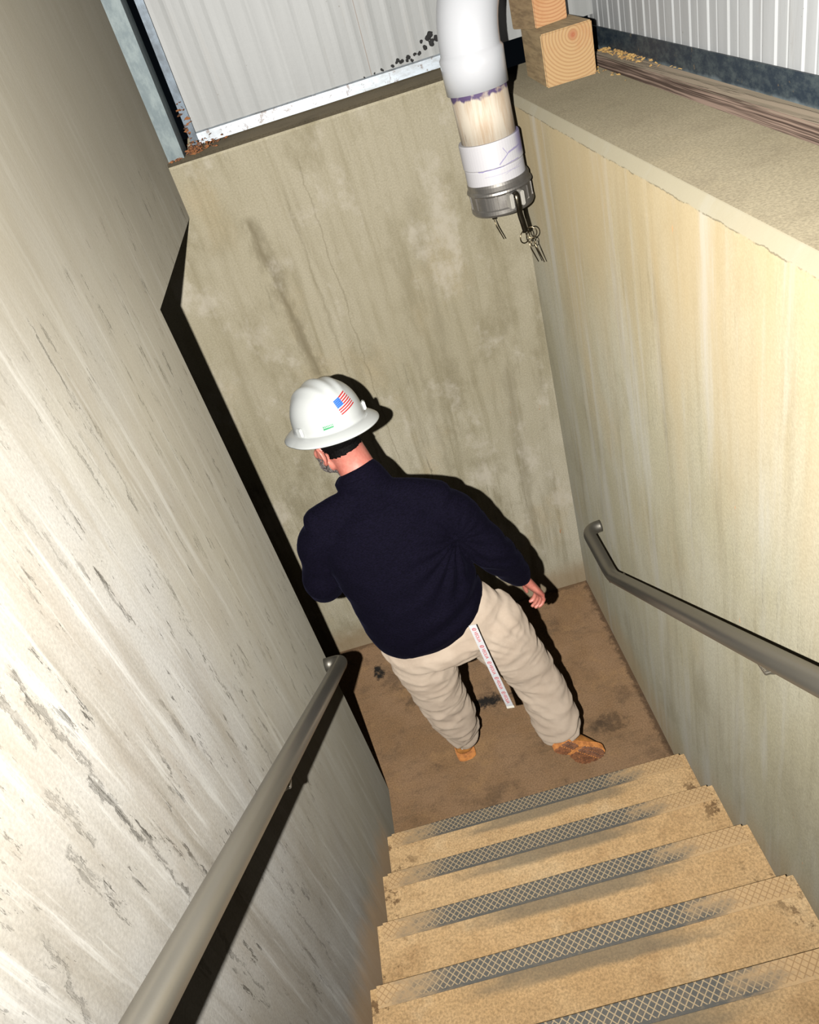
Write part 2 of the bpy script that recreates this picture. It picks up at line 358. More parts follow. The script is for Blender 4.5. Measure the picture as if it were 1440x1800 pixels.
def siding_mat(name, c, dirt):
    b = NB(name); o = b.obj(); x, y, z = b.xyz(o)
    col = b.mix(b.ramp(b.noise(b.scale(o, (8, 8, .8)), 2, 5), .35, .65), c, tuple(k*.9 for k in c))
    col = b.mix(b.M('MULTIPLY', b.ramp(b.noise(b.scale(o, (14, 14, 1.5)), 2, 6, .7), .55, .75), dirt), col, (.28, .22, .15))
    sm_ = b.M('MULTIPLY', b.ramp(b.M('ABSOLUTE', b.M('SUBTRACT', x, .789)), .001, .0022, 1, 0), b.ramp(y, .15, .17)); col = b.mix(b.M('MULTIPLY', sm_, .7), col, (.20, .13, .08))
    sp = b.ramp(b.noise(o, 75, 2, .5), .73, .77); col = b.mix(b.M('MULTIPLY', sp, .6), col, (.12, .09, .06))
    b.bump(b.noise(o, 60, 4), .08, .003)
    return b.out(col, .5, 0, .3)
M_side = siding_mat('off_white_painted_steel', (.36, .365, .352), .15)
M_side2 = siding_mat('weathered_white_painted_steel', (.60, .61, .61), .25)
YS = .20
siding('wall_back_siding', M_side, (.085, YS, 0), (1, 0, 0), 1.6, ZB+.02, 3.7, (0, -1, 0), .066, [(0, 0), (.10, .0004), (.22, .0010), (.34, .0010), (.46, .0004), (.58, 0)])
siding('wall_right_siding', M_side2, (1.624, .26, 0), (-.036, -1, 0), 5, ZR+.086, 3.7, (-1, 0, 0), .118, [(0, 0), (.05, .0035), (.12, .0035), (.18, 0), (.52, 0), (.55, -.0012), (.58, -.0012), (.61, 0)])

# ------------------------------------------------------------------ stairs
st = thing('concrete_staircase', 'tan dusty concrete stair flight descending between the two walls to the brown landing', 'stairs', (W/2, -D, 0))
NS = 14
poly = [(-D, -.3)]
for i in range(NS):
    y0 = -D - i*T; z1 = RI*(i+1)
    poly += [(y0, z1-.010), (y0-.003, z1-.003), (y0-.010, z1)]
    poly += [(y0-T, z1)]
poly += [(-D-NS*T-.6, RI*NS), (-D-NS*T-.6, -.3)]
bm = bmesh.new(); prism(bm, poly, 'x', .0005, W-.0005); reparent(obj('steps', bm, M_step), st)
# abrasive nosing strips: diamond grid, rubbed dark in the middle and caked with dust at the ends
def nosing_mat():
    b = NB('cast_metal_diamond_nosing'); u, v, _ = b.xyz(b.obj())
    def line(sgn):
        t = b.M('FRACT', b.M('ADD', b.M('DIVIDE', b.M('ADD', u, b.M('MULTIPLY', v, sgn*1.0)), .0205), 50.))
        return b.ramp(b.M('ABSOLUTE', b.M('SUBTRACT', t, .5)), .39, .44)
    ln = b.M('MAXIMUM', line(1), line(-1))
    edge = b.M('MAXIMUM', b.ramp(v, -.0475, -.0495), b.ramp(v, -.0035, -.0015))
    ln = b.M('MULTIPLY', ln, b.ramp(v, -.0495, -.049))
    nz = b.noise(b.scale(b.obj(), (3, 9, 3)), 3, 6, .7)
    un = b.M('ADD', u, b.M('MULTIPLY', nz, .45))
    worn = b.M('MULTIPLY', b.ramp(un, -.36, -.12), b.ramp(un, .50, .70, 1, 0))
    worn = b.M('MULTIPLY', worn, b.ramp(b.noise(b.obj(), 40, 5, .7), .2, .5, .75, 1))
    cell = b.mix(worn, (.78, .52, .26), (.135, .13, .115))
    cell = b.mix(b.M('MULTIPLY', b.ramp(b.noise(b.obj(), 120, 4, .7), .5, .7), .35), cell, (.30, .25, .18))
    lc = b.mix(worn, (.52, .32, .15), (.62, .47, .28))
    col = b.mix(ln, cell, lc)
    b.bump(ln, -.3, .002); return b.out(col, .6, 0, .3)
M_nos = nosing_mat()
for i in range(NS):
    bm = bmesh.new(); box(bm, -W/2+.02, W/2-.02, -.057, .002, -.010, .0015)
    for f in list(bm.faces): pass
    o = obj('nosing_strip', bm, M_nos, st); o.location = (0, -.001 - i*T, RI*(i+1))

# ------------------------------------------------------------------ metals and rails
def metal(name, col, rough, sc=8, var=.25, met=1., rv=.2):
    b = NB(name); o = b.obj(); n1 = b.noise(b.scale(o, (1, 1, 1)), sc, 6, .65); n2 = b.noise(o, sc*14, 4, .6)
    c = b.mix(b.ramp(n1, .35, .65), col, tuple(k*(1-var) for k in col))
    b.bump(n2, .06, .002)
    return b.out(c, b.ramp(n1, .3, .7, rough*(1-rv), rough*(1+rv)), met)
M_rail = metal('dull_grey_steel_pipe', (.86, .80, .68), .38, 6, .05, .95, .05)
M_galv = NB('galvanised_steel'); o_ = M_galv.obj()
gz = M_galv.noise(M_galv.scale(o_, (6, 6, 3)), 5, 6, .7)
M_galv.bump(M_galv.noise(o_, 60, 4), .08, .002)
M_galv = M_galv.out(M_galv.mix(M_galv.ramp(gz, .35, .65), (.105, .145, .155), (.19, .235, .235)), .55, .35)
M_zinc = metal('bright_white_trim_metal', (.62, .68, .74), .40, 6, .15, .25)
M_dark = metal('dark_blue_black_flashing', (.06, .10, .14), .45, 9, .5, .3)

def rail(label, x, wx, pts, brk, tip):
    r = thing('handrail', label, 'handrail', pts[0])
    bm = bmesh.new(); tube(bm, pts, .0262, 28); reparent(obj('rail_pipe', bm, M_rail, smooth=True), r)
    for (y, z) in brk:
        bm = bmesh.new(); s = 1 if wx > x else -1
        pl = [Vector((wx-s*.002, y, z-.075)), Vector((wx-s*.02, y, z-.075)), Vector((x+s*.012, y, z-.062)), Vector((x, y, z-.045)), Vector((x, y, z-.022))]
        tube(bm, cr([tuple(p) for p in pl], 4), .0065, 12)
        b_ = obj('wall_bracket', bm, M_rail, smooth=True); reparent(b_, r)
        bm = bmesh.new(); lathe(bm, [(.004, 0), (.034, 0), (.034, .004), (.028, .008), (.004, .009)], (wx, y, z-.075), Vector((-s, 0, 0)), 24)
        fo = obj('bracket_flange', bm, M_rail, b_, True)
        bm = bmesh.new(); box(bm, x-.013, x+.013, y-.03, y+.03, z-.034, z-.024, None, .002); obj('saddle', bm, M_rail, b_)
    return r
def arc_pts(path, k=8): return [Vector(p) for p in cr([tuple(p) for p in path], k)]
def bend(p0, p1, p2, r, n=8):
    """points of a rounded corner"""
    p0, p1, p2 = map(Vector, (p0, p1, p2)); a = (p0-p1).normalized(); c = (p2-p1).normalized()
    s, e = p1+a*r, p1+c*r
    return [(1-t)**2*s + 2*t*(1-t)*p1 + t*t*e for t in [i/n for i in range(n+1)]]
LX, RX = .065, W-.065
sl = .695; zl0 = .905
pts = [Vector((LX, -4.6, zl0+sl*3.62)), Vector((LX, -1.3, zl0+sl*.32))] + bend((LX, -1.3, zl0+sl*.32), (LX, -.975, zl0), (0.0, -.975, zl0), .045) + [Vector((.001, -.975, zl0))]
rail('dull steel pipe handrail on the pale left wall, lower end turned into the wall', LX, 0, pts, [(-1.9, zl0+sl*.925), (-3.4, zl0+sl*2.425)], None)
sr = .678; yb, zb = -.785, .75
ye = -.475
pts = [Vector((RX, -4.6, zb+sr*(4.6+yb)))] + bend((RX, -1.5, zb+sr*(1.5+yb)), (RX, yb, zb), (RX, ye, zb), .05) + bend((RX, yb, zb), (RX, ye, zb), (W, ye, zb), .055) + [Vector((W-.001, ye, zb))]
rail('dark steel pipe handrail on the right wall with a level hooked end', RX, W, pts, [(-.76, zb), (-1.95, zb+sr*(1.95+yb)), (-3.5, zb+sr*(3.5+yb))], None)

# ------------------------------------------------------------------ post, sill, flashing, timbers
ch = thing('corner_post', 'galvanised steel channel post in the left corner above the concrete', 'post', (.03, .02, ZB))
bm = bmesh.new(); box(bm, .001, .060, .04, .044, ZB+.001, 3.7); box(bm, .056, .060, .044, .15, ZB+.001, 3.7); box(bm, .001, .005, .044, .15, ZB+.001, 3.7); reparent(obj('channel', bm, M_galv), ch)
bm = bmesh.new(); box(bm, .081, .110, .170, .174, ZB+.001, 3.7); box(bm, .081, .085, .174, .190, ZB+.001, 3.7, None); reparent(obj('side_flange', bm, M_dark), ch)
bm = bmesh.new(); prism(bm, [(YS-.012, ZB+.006), (YS-.004, ZB+.006), (YS-.004, ZB+.046), (YS+.004, ZB+.050), (YS-.012, ZB+.044)], 'x', .10, 1.15)
def sill_mat():
    b = NB('bright_trim_with_rust_specks'); o = b.obj()
    c = b.mix(b.ramp(b.noise(b.scale(o, (3, 3, 8)), 4, 6, .7), .4, .65), (.58, .65, .72), (.40, .43, .45))
    s = b.ramp(b.noise(b.scale(o, (1, 1, 1)), 30, 5, .8), .57, .63); c = b.mix(b.M('MULTIPLY', s, .75), c, (.14, .08, .05))
    return b.out(c, .4, .2)
tag(obj('sill_flashing', bm, sill_mat()), 'bright white metal strip along the foot of the back siding', 'flashing')
bm = bmesh.new(); q = .026
v = [Vector((1.622, .24, 0)), Vector((1.600, -5, 0))]
def along(bm, P, Q, x0, x1, z0, z1):
    """box running from P to Q with offsets across"""
    P = Vector(P); Q = Vector(Q); d = (Q-P).normalized(); s = Vector((d.y, -d.x, 0))*-1
    vv = [bm.verts.new(p + s*a + Vector((0, 0, h))) for p in (P, Q) for a, h in ((x0, z0), (x1, z0), (x1, z1), (x0, z1))]
    for f in ((0,1,2,3), (7,6,5,4), (0,4,5,1), (1,5,6,2), (2,6,7,3), (3,7,4,0)): bm.faces.new([vv[i] for i in f])
along(bm, (1.608, .24, 0), (1.419, -5, 0), 0, .004, ZR+.001, ZR+.100)
def flash_mat():
    b = NB('dark_stained_flashing'); o = b.obj(); x, y, z = b.xyz(o)
    c = b.mix(b.ramp(b.noise(b.scale(o, (6, 6, 12)), 3, 7, .75), .4, .68), (.025, .045, .07), (.10, .13, .14))
    f = b.M('MULTIPLY', b.ramp(b.M('ADD', z, b.M('MULTIPLY', b.noise(o, 14, 5), .03)), ZR+.062, ZR+.048), .8)
    c = b.mix(f, c, (.30, .36, .38)); s = b.ramp(b.noise(o, 30, 6, .75), .62, .68); c = b.mix(b.M('MULTIPLY', s, .5), c, (.40, .28, .14))
    return b.out(c, .5, .2)
tag(obj('base_flashing', bm, flash_mat()), 'dark blue-black metal strip below the right siding', 'flashing')
def wood(name, c0, c1, ring, axis, rg_sc=34, endgrain=None):
    b = NB(name); o = b.obj()
    if endgrain:
        cx, cy, cz = endgrain; q = b.scale(o, (1, 1, 1), (-cx, -cy, -cz)); dx, dy, dz = b.xyz(q)
        nn = b.M('MULTIPLY', b.noise(o, 9, 4), .012)
        r = b.M('ADD', b.M('SQRT', b.M('ADD', b.M('POWER', dx, 2.), b.M('POWER', b.M('MULTIPLY', dz, 1.0), 2.))), nn)
        rings = b.M('FRACT', b.M('MULTIPLY', r, 95.)); rm = b.ramp(b.M('ABSOLUTE', b.M('SUBTRACT', rings, .5)), .18, .42)
        c = b.mix(b.M('MULTIPLY', rm, .55), c0, c1); c = b.mix(b.ramp(r, .008, .030, .85, 0), c, (.50, .13, .05))
        c = b.mix(b.M('MULTIPLY', b.ramp(b.noise(o, 12, 6, .7), .5, .7), .4), c, (.55, .22, .07))
        # long sides are greyed with weather
        nrm = b.n('ShaderNodeNewGeometry').outputs['Normal']; ax, ay, az = b.xyz(nrm)
        sd = b.ramp(b.M('ABSOLUTE', ay), .55, .8, 1, 0)
        gs = b.mix(b.ramp(b.noise(b.scale(o, (20, 2, 20)), 3, 6, .7), .4, .65), (.20, .15, .085), (.11, .085, .05))
        c = b.mix(b.M('MULTIPLY', sd, .9), c, gs); b.bump(rm, .4, .002)
    else:
        g = b.noise(b.scale(o, axis), rg_sc, 4, .6, .5); k = b.M('FRACT', b.M('MULTIPLY', g, 7.)); rm = b.ramp(k, .3, .7)
        c = b.mix(rm, c0, c1); b.bump(rm, .6, .004)
    return b.out(c, .7, 0, .3)
b = NB('weathered_grey_timber'); o_ = b.obj()
wob_ = b.M('MULTIPLY', b.M('SUBTRACT', b.noise(b.scale(o_, (2, 1.2, 2)), 1.5, 4), .5), .010)
zz_ = b.M('ADD', b.xyz(o_)[2], wob_); q_ = b.comb(b.M('MULTIPLY', b.xyz(o_)[0], 60.), b.M('MULTIPLY', b.xyz(o_)[1], .9), b.M('MULTIPLY', zz_, 300.))
g_ = b.ramp(b.noise(q_, .9, 3, .6), .42, .58); b.bump(g_, .6, .003)
top_ = b.ramp(b.xyz(b.n('ShaderNodeNewGeometry').outputs['Normal'])[2], .5, .9)
c_ = b.mix(g_, (.045, .03, .023), (.19, .135, .105)); c_ = b.mix(b.M('MULTIPLY', top_, .7), c_, (.19, .16, .115))
M_tim = b.out(c_, .75, 0, .1)
bm = bmesh.new(); along(bm, (1.542, .02, 0), (1.405, -4.2, 0), 0, .056, ZR+.001, ZR+.039)
bmesh.ops.bevel(bm, geom=list(bm.edges), offset=.003, segments=2, affect='EDGES')
tag(obj('sill_timber', bm, M_tim), 'long weathered grey-brown timber lying on the right ledge beside the siding', 'timber')
M_blk = wood('block_end_grain', (.66, .42, .19), (.44, .22, .08), 0, None, endgrain=(1.435, 0, ZR+.135))
bm = bmesh.new(); Mb = Matrix.Translation((1.3295, -.149, ZR+.002)) @ Matrix.Rotation(R_(-3), 4, 'Z')
box(bm, 0, .171, 0, .315, 0, .160, Mb, .004); tag(obj('timber_block', bm, M_blk), 'large square timber block on the ledge showing orange end grain with a red knot', 'timber block')
M_blk2 = wood('offcut_end_grain', (.74, .42, .20), (.50, .20, .08), 0, None, endgrain=(1.43, 0, ZR+.30))
bm = bmesh.new(); Mb = Matrix.Translation((1.361, .010, ZR+.163)) @ Matrix.Rotation(R_(14), 4, 'Z')
box(bm, 0, .125, 0, .17, 0, .11, Mb, .003); tag(obj('timber_block', bm, M_blk2), 'smaller reddish timber offcut stacked on top of the large square block', 'timber block')

# ------------------------------------------------------------------ drain pipe with camlock coupling
PX, PY = 1.083, -.25
pp = thing('drain_pipe', 'thick white plastic pipe with an elbow hanging down over the stair pit', 'pipe', (PX, PY, 2.1))
def pvc(name, col, aged=0, rough=.25):
    b = NB(name); o = b.obj(); c = col
    if aged:
        c = b.mix(b.M('MULTIPLY', b.ramp(b.noise(b.scale(o, (22, 22, 1.6)), 2, 6, .7), .40, .62), .8), col, (.56, .40, .25))
        c = b.mix(b.M('MULTIPLY', b.ramp(b.noise(b.scale(o, (30, 30, 2.4), (3, 3, 3)), 2, 6, .7), .60, .70), .6), c, (.24, .15, .08))
        z = b.xyz(o)[2]; pz = b.M('ADD', z, b.M('MULTIPLY', b.noise(b.scale(o, (14, 14, 2)), 2, 4), .05))
        c = b.mix(b.M('MULTIPLY', b.ramp(pz, 2.492, 2.500), b.ramp(b.noise(b.scale(o, (1, 1, 1)), 30, 4), .35, .5, .4, 1)), c, (.10, .06, .16))
    else:
        c = b.mix(b.M('MULTIPLY', b.ramp(b.noise(o, 7, 6, .7), .5, .75), .2), c, (.66, .62, .62))
    return b.out(c, rough, 0, .5)
M_pvc = pvc('white_plastic', (.68, .69, .715)); M_old = pvc('aged_cream_plastic', (.74, .65, .52), 1, .66)
bm = bmesh.new()
hd = Vector((.62, .78, 0)); zc = 2.60; Rb = .20
path = [Vector((PX-.004, PY, 2.486)), Vector((PX-.004, PY, zc-.012))]
for i in range(13):
    t = i/12*PI/2; path.append(Vector((PX-.004, PY, zc)) + hd*Rb*(1-math.cos(t)) + Vector((0, 0, Rb*math.sin(t))))
rad = [.101, .103] + [.096]*13
path.append(path[-1]+hd*.02); rad.append(.103); path.append(path[-1]+hd*.12); rad.append(.101)
path.insert(2, Vector((PX-.004, PY, zc-.004))); rad.insert(2, .0965)
tube(bm, path, rad, 56); e1 = obj('elbow', bm, M_pvc, smooth=True); reparent(e1, pp)
bm = bmesh.new(); tube(bm, [path[-1]-hd*.02, path[-1]+hd*.22], .092, 48); reparent(obj('pipe_run', bm, M_pvc, smooth=True), pp)
bm = bmesh.new(); tube(bm, [(PX-.003, PY, 2.50), (PX+.004, PY, 2.31)], .0925, 56); reparent(obj('aged_pipe_length', bm, M_old, smooth=True), pp)
def coup_mat():
    b = NB('white_plastic_with_purple_primer'); o = b.obj(); x, y, z = b.xyz(o)
    ang = b.M('SUBTRACT', x, 1.09); nz = b.M('MULTIPLY', b.M('SUBTRACT', b.noise(o, 14, 4), .5), .02); z = b.M('ADD', z, nz)
    def ln(x0, x1, z0, z1, wd, k):
        t = b.M('DIVIDE', b.M('SUBTRACT', x, x0), x1-x0); yc = b.M('ADD', z0, b.M('MULTIPLY', t, z1-z0))
        m = b.ramp(b.M('ABSOLUTE', b.M('SUBTRACT', z, yc)), wd*.5, wd, 1, 0)
        return b.M('MULTIPLY', b.M('MULTIPLY', m, b.M('MULTIPLY', b.ramp(t, 0, .04), b.ramp(t, .96, 1, 1, 0))), b.M('MULTIPLY', k, b.ramp(y, PY-.01, PY-.02)))
    m = ln(1.015, 1.09, 2.252, 2.254, .0022, .9)
    for q in ((1.085, 1.16, 2.252, 2.262, .0018, .7), (1.085, 1.125, 2.262, 2.290, .003, .7), (1.12, 1.18, 2.288, 2.30, .004, .7), (1.105, 1.118, 2.312, 2.288, .003, .7), (1.03, 1.16, 2.232, 2.236, .0012, .4), (1.10, 1.17, 2.228, 2.246, .0012, .35)):
        m = b.M('MAXIMUM', m, ln(*q))
    m = b.M('MAXIMUM', m, b.M('MULTIPLY', b.M('MULTIPLY', b.ramp(x, 1.145, 1.178), b.ramp(z, 2.262, 2.285)), .75))
    c = b.mix(m, (.70, .68, .70), (.26, .21, .48))
    return b.out(c, .5, 0, .4)
ax = Vector((.02, 0, -1)).normalized()
bm = bmesh.new(); lathe(bm, [(.088, 0), (.1015, 0), (.1035, .004), (.1035, .078), (.1005, .082), (.1015, .086), (.1020, .14), (.09, .142)], (PX+.002, PY, 2.336), ax, 64)
reparent(obj('coupling_sleeve', bm, coup_mat(), smooth=False), pp)
M_alu = metal('cast_aluminium', (.66, .62, .57), .36, 20, .3, .85)
cl = (PX+.008, PY, 2.203)
bm = bmesh.new(); lathe(bm, [(.085, -.004), (.104, -.004), (.108, .004), (.1075, .018), (.112, .022), (.114, .028), (.1085, .032), (.1065, .036), (.1065, .078), (.1105, .082), (.111, .094), (.106, .102), (.075, .104)], cl, ax, 72)
for k in range(16):
    a = 2*PI*k/16 + .05
    if abs(math.sin(a)+1) < .03: continue
    ctr = Vector(cl) + ax*.057; d = Vector((math.cos(a), math.sin(a), 0)); s = Vector((-math.sin(a), math.cos(a), 0))
    Mx = Matrix.Translation(ctr + d*.106) @ Matrix((s, d, -ax)).transposed().to_4x4()
    box(bm, -.004, .004, -.004, .0035, -.022, .022, Mx, .001)
cm = obj('camlock_coupler', bm, M_alu, smooth=False); reparent(cm, pp)
M_lug2 = metal('bright_worn_aluminium', (.95, .90, .80), .4, 20, .15, .5)
M_hand = metal('dark_bronze_lever', (.30, .26, .19), .3, 20, .3); M_ring = metal('tarnished_brass_ring', (.42, .33, .20), .3, 30, .3)
for ai, nm in ((-PI/2+.22, 'front'), (PI/2+.05, 'rear')):
    d = Vector((math.cos(ai), math.sin(ai), 0)); s = Vector((-d.y, d.x, 0)); c0 = Vector(cl) + ax*.055 + d*.104
    Mx = Matrix.Translation(c0) @ Matrix((s, d, Vector((0, 0, 1)))).transposed().to_4x4()
    bm = bmesh.new(); box(bm, -.027, -.013, -.006, .030, -.026, .022, Mx, .003); obj('lever_lug', bm, M_lug2, cm)
    bm = bmesh.new(); box(bm, .013, .027, -.006, .030, -.026, .022, Mx, .003); obj('lever_lug', bm, M_lug2, cm)
    bm = bmesh.new()
    pl = [c0 + d*.012 + Vector((0, 0, .018)), c0 + d*.026 + Vector((0, 0, .010)), c0 + d*.028 - Vector((0, 0, .018)), c0 + d*.022 + s*.002 - Vector((0, 0, .05)), c0 + d*.020 + s*.008 - Vector((0, 0, .085)), c0 + d*.016 + s*.014 - Vector((0, 0, .118))]
    tube(bm, cr([tuple(p) for p in pl], 4), [(.0105, .006)]*21 if nm == 'front' else [(.006, .004)]*21, 14, True, s)
    tube(bm, [c0 + d*.010 - s*.026, c0 + d*.010 + s*.026], .004, 10)
    lv = obj('cam_lever', bm, M_hand, cm, True)
    e0 = pl[-1]
    def ring(c, r, n1, tr=.0016):
        bm = bmesh.new(); a_, b_ = frame(n1)
        tube(bm, [c + (a_*math.cos(2*PI*k/28) + b_*math.sin(2*PI*k/28))*r for k in range(29)], tr, 8, False); return bm
    if nm == 'front':
        obj('pull_ring', ring(e0 - Vector((0, 0, .016)) - s*.006, .021, (d*.9+s*.25).normalized(), .0022), M_ring, cm, True)
        obj('pull_ring', ring(e0 + Vector((0, 0, -.010)) + s*.020, .019, (d*.7-s*.5).normalized(), .0022), M_ring, cm, True)
        obj('split_ring', ring(e0 - Vector((0, 0, .045)) + s*.022, .013, (d*.8+s*.4).normalized(), .0016), M_ring, cm, True)
    bm = bmesh.new(); p = e0 - Vector((0, 0, .034)) + s*.004
    if nm == 'rear': p = e0 + Vector((0, 0, .0))
    tube(bm, [p, p + Vector((.006, 0, -.03)), p + Vector((.024, 0, -.082))], [.0014, .0024, .0018], 8)
    if nm == 'front': tube(bm, [p + Vector((.018, 0, -.006)), p + Vector((.030, 0, -.045)), p + Vector((.044, 0, -.090))], [.0014, .0026, .0016], 8)
    obj('safety_pin', bm, M_ring, cm, True)

# ------------------------------------------------------------------ the man
exec_man = True
BX = .47
pr = thing('person', 'man in white hard hat, dark navy pullover and beige trousers walking away onto the landing', 'person', (BX, -.93, 0))
def fold(c, nn, amp, sx, sz, off=0):
    a = mn.noise(Vector((c.x*sx+off, c.y*sx, c.z*sz))); b_ = mn.noise(Vector((c.x*sx*2.1+off, c.y*sx*2.1+3, c.z*sz*1.7)))
    return amp*(1-abs(a)*3.0)*.8 + amp*.45*(1-abs(b_)*3)
def skin_mat():
    b = NB('flushed_skin'); o = b.obj()
    c = b.mix(b.ramp(b.noise(o, 18, 6, .7), .35, .65), (.74, .27, .20), (.60, .175, .13))
    c = b.mix(b.M('MULTIPLY', b.ramp(b.noise(o, 60, 4, .7), .5, .7), .3), c, (.70, .33, .24))
    b.bump(b.noise(b.scale(o, (20, 20, 60)), 3, 4), .12, .002); b.b.inputs['Subsurface Weight'].default_value = .08
    b.b.inputs['Subsurface Radius'].default_value = (.01, .004, .002)
    return b.out(c, .5, 0, .4)
M_skin = skin_mat()
NECK = Vector((.362, -.815, 1.50)); HEAD = Vector((.302, -.738, 1.668))
HR = Matrix.Rotation(R_(42), 3, 'Z') @ Matrix.Rotation(R_(-16), 3, 'X')      # turned to his left, bent forward; local +Y = face
def hd_(x, y, z): return HEAD + HR @ Vector((x, y, z))
bm = bmesh.new()
loft(bm, [(.48, -.95, .88, .17, .115), (.44, -.95, 1.02, .16, .11), (.41, -.91, 1.2, .17, .115), (.385, -.88, 1.36, .19, .11), (.385, -.86, 1.43, .14, .085)])
ell(bm, hd_(0, -.012, .045), (.077, .102, .092), HR); ell(bm, hd_(0, .022, -.035), (.066, .078, .080), HR)
ell(bm, hd_(0, .060, -.088), (.034, .032, .026), HR)
ell(bm, hd_(0, .100, -.012), (.013, .020, .022), HR, 12, 8); ell(bm, hd_(0, .094, .012), (.009, .012, .026), HR, 12, 8)
for s in (-1, 1):
    ell(bm, hd_(.030*s, .078, .028), (.020, .012, .008), HR, 12, 8); ell(bm, hd_(.038*s, .066, -.02), (.022, .018, .022), HR, 12, 8)
    ell(bm, hd_(.060*s, .02, -.055), (.013, .040, .028), HR, 12, 8)
    # ear: curved helix, lobe and inner fold
    ec = hd_(.076*s, -.008, -.012)
    hp = []
    for k in range(12):
        t = PI*1.45*k/11 - .35
        hp.append(ec + HR @ Vector((s*(.006+.004*math.sin(t)), -.018*math.sin(t)+.004, .030*math.cos(t))))
    tube(bm, hp, [.0042]*12, 10); ell(bm, ec + HR @ Vector((s*.001, -.002, 0)), (.006, .014, .024), HR, 12, 8); ell(bm, ec + HR @ Vector((s*.003, .002, -.028)), (.0055, .008, .009), HR, 12, 8)
loft(bm, [tuple(NECK + Vector((0, -.01, -.09))) + (.085, .075), tuple(NECK) + (.068, .066), tuple(hd_(0, -.035, -.085)) + (.062, .062), tuple(hd_(0, -.03, -.03)) + (.062, .07)])
# arms
SL, EL, WL = Vector((.160, -.86, 1.40)), Vector((.098, -.86, 1.185)), Vector((.20, -.62, 1.13))
SR, ER, WR = Vector((.585, -.88, 1.38)), Vector((.712, -.925, 1.165)), Vector((.793, -.885, .968))
for a_, b_, c_ in ((SL, EL, WL), (SR, ER, WR)):
    loft(bm, [tuple(a_)+(.055, .055), tuple(a_.lerp(b_, .5))+(.048, .048), tuple(b_)+(.040, .040), tuple(b_.lerp(c_, .4))+(.040, .038), tuple(c_)+(.027, .023)])
# legs
HL, KL, AL = Vector((.375, -.94, .86)), Vector((.372, -.90, .48)), Vector((.388, -.84, .10))
HRr, KR, AR = Vector((.60, -.96, .86)), Vector((.745, -.94, .50)), Vector((.803, -1.009, .215))
for a_, b_, c_ in ((HL, KL, AL), (HRr, KR, AR)):
    loft(bm, [tuple(a_)+(.085, .09), tuple(a_.lerp(b_, .5))+(.068, .072), tuple(b_)+(.052, .055), tuple(b_.lerp(c_, .35))+(.052, .055), tuple(c_)+(.035, .038)])
# hands
def hand(bm, w, d, out, s):
    """w wrist, d finger direction, out = back-of-hand normal, s = +1 thumb side sign"""
    d = d.normalized(); out = (out-d*out.dot(d)).normalized(); th = d.cross(out)*s
    loft(bm, [tuple(w-d*.02)+(.027, .021), tuple(w+d*.02)+(.033, .019), tuple(w+d*.055)+(.041, .016), tuple(w+d*.088)+(.041, .013)], side=th, k=3, n=16)
    for i, L in enumerate((.070, .080, .074, .058)):
        o_ = th*(.030-.0205*i); b0 = w + d*.082 + o_; cur = d.copy(); p = [b0]; r = .0092 if i < 3 else .008; pt = [b0-d*.02]
        curl = (.45, .75, .55)
        for j, fr in enumerate((.42, .33, .25)):
            q = Matrix.Rotation(-curl[j]*s*1.0, 3, th*s) @ cur
            q2 = Matrix.Rotation(curl[j]*s*1.0, 3, th*s) @ cur
            cur = q if q.dot(out) < q2.dot(out) else q2
            p.append(p[-1] + cur*L*fr)
        tube(bm, [b0-d*.02] + p + [p[-1]+cur*.004], [r, r, r*.98, r*.92, r*.82, r*.45], 12)
    t0 = w + d*.02 + th*.024; t1 = t0 + (d*.6+th*.62-out*.25)*.045; t2 = t1 + (d*.85+th*.15-out*.35)*.032; t3 = t2 + (d*.9-th*.05-out*.4)*.024
    tube(bm, [t0-th*.01, t0, t1, t2, t3], [.012, .013, .0115, .0105, .006], 12)
hand(bm, WR + Vector((.012, -.004, -.015)), Vector((.36, .02, -.70)), Vector((.86, .32, .42)), -1)
hand(bm, WL, Vector((.6, .7, -.15)), Vector((-.5, .5, .6)), 1)
body = fused('body', bm, .0042, 1, None, M_skin, pr); body.matrix_parent_inverse = Matrix.Translation(-pr.location)
def PART(o): o.parent = pr; o.matrix_parent_inverse = Matrix.Translation(-Vector(pr.location)); return o
def SUB(o, par): o.parent = par; return o

# hair and beard: short, greying
def hair_mat():
    b = NB('short_grey_brown_hair'); o = b.obj()
    c = b.mix(b.ramp(b.noise(b.scale(o, (90, 90, 40)), 3, 4, .7), .45, .6), (.03, .022, .02), (.24, .215, .20)); b.bump(b.noise(o, 260, 3), .6, .003)
    return b.out(c, .7, 0, .2)
def patch_from(fn, name, thick, m, seed=0):
    """skin-hugging patch: keeps the body faces that fn accepts and lifts them"""
    b2 = bmesh.new(); b2.from_mesh(body.data); inv = HR.inverted()
    kill = [f for f in b2.faces if not fn(inv @ (f.calc_center_median()-HEAD), f)]
    bmesh.ops.delete(b2, geom=kill, context='FACES')
    b2.normal_update()
    for v in b2.verts: v.co += v.normal*(thick + .0025*mn.noise(v.co*160))
    g = bmesh.ops.extrude_face_region(b2, geom=list(b2.faces)); vs = [e for e in g['geom'] if isinstance(e, bmesh.types.BMVert)]
    for v in vs: v.co -= v.normal*(thick+.003)
    me = bpy.data.meshes.new(name); b2.to_mesh(me); b2.free(); return PART(link(name, me, m, None, True))
patch_from(lambda p, f: p.z < -.030 and p.y > -.002 and p.z > -.125 and abs(p.x) < .09 and not (abs(p.x) > .060 and p.z > -.045 and p.y < .0), 'beard', .003, hair_mat())
M_blackhair = plain('dark_cropped_hair', (.006, .005, .005), .65, 0, .3, 200, .5, .03)
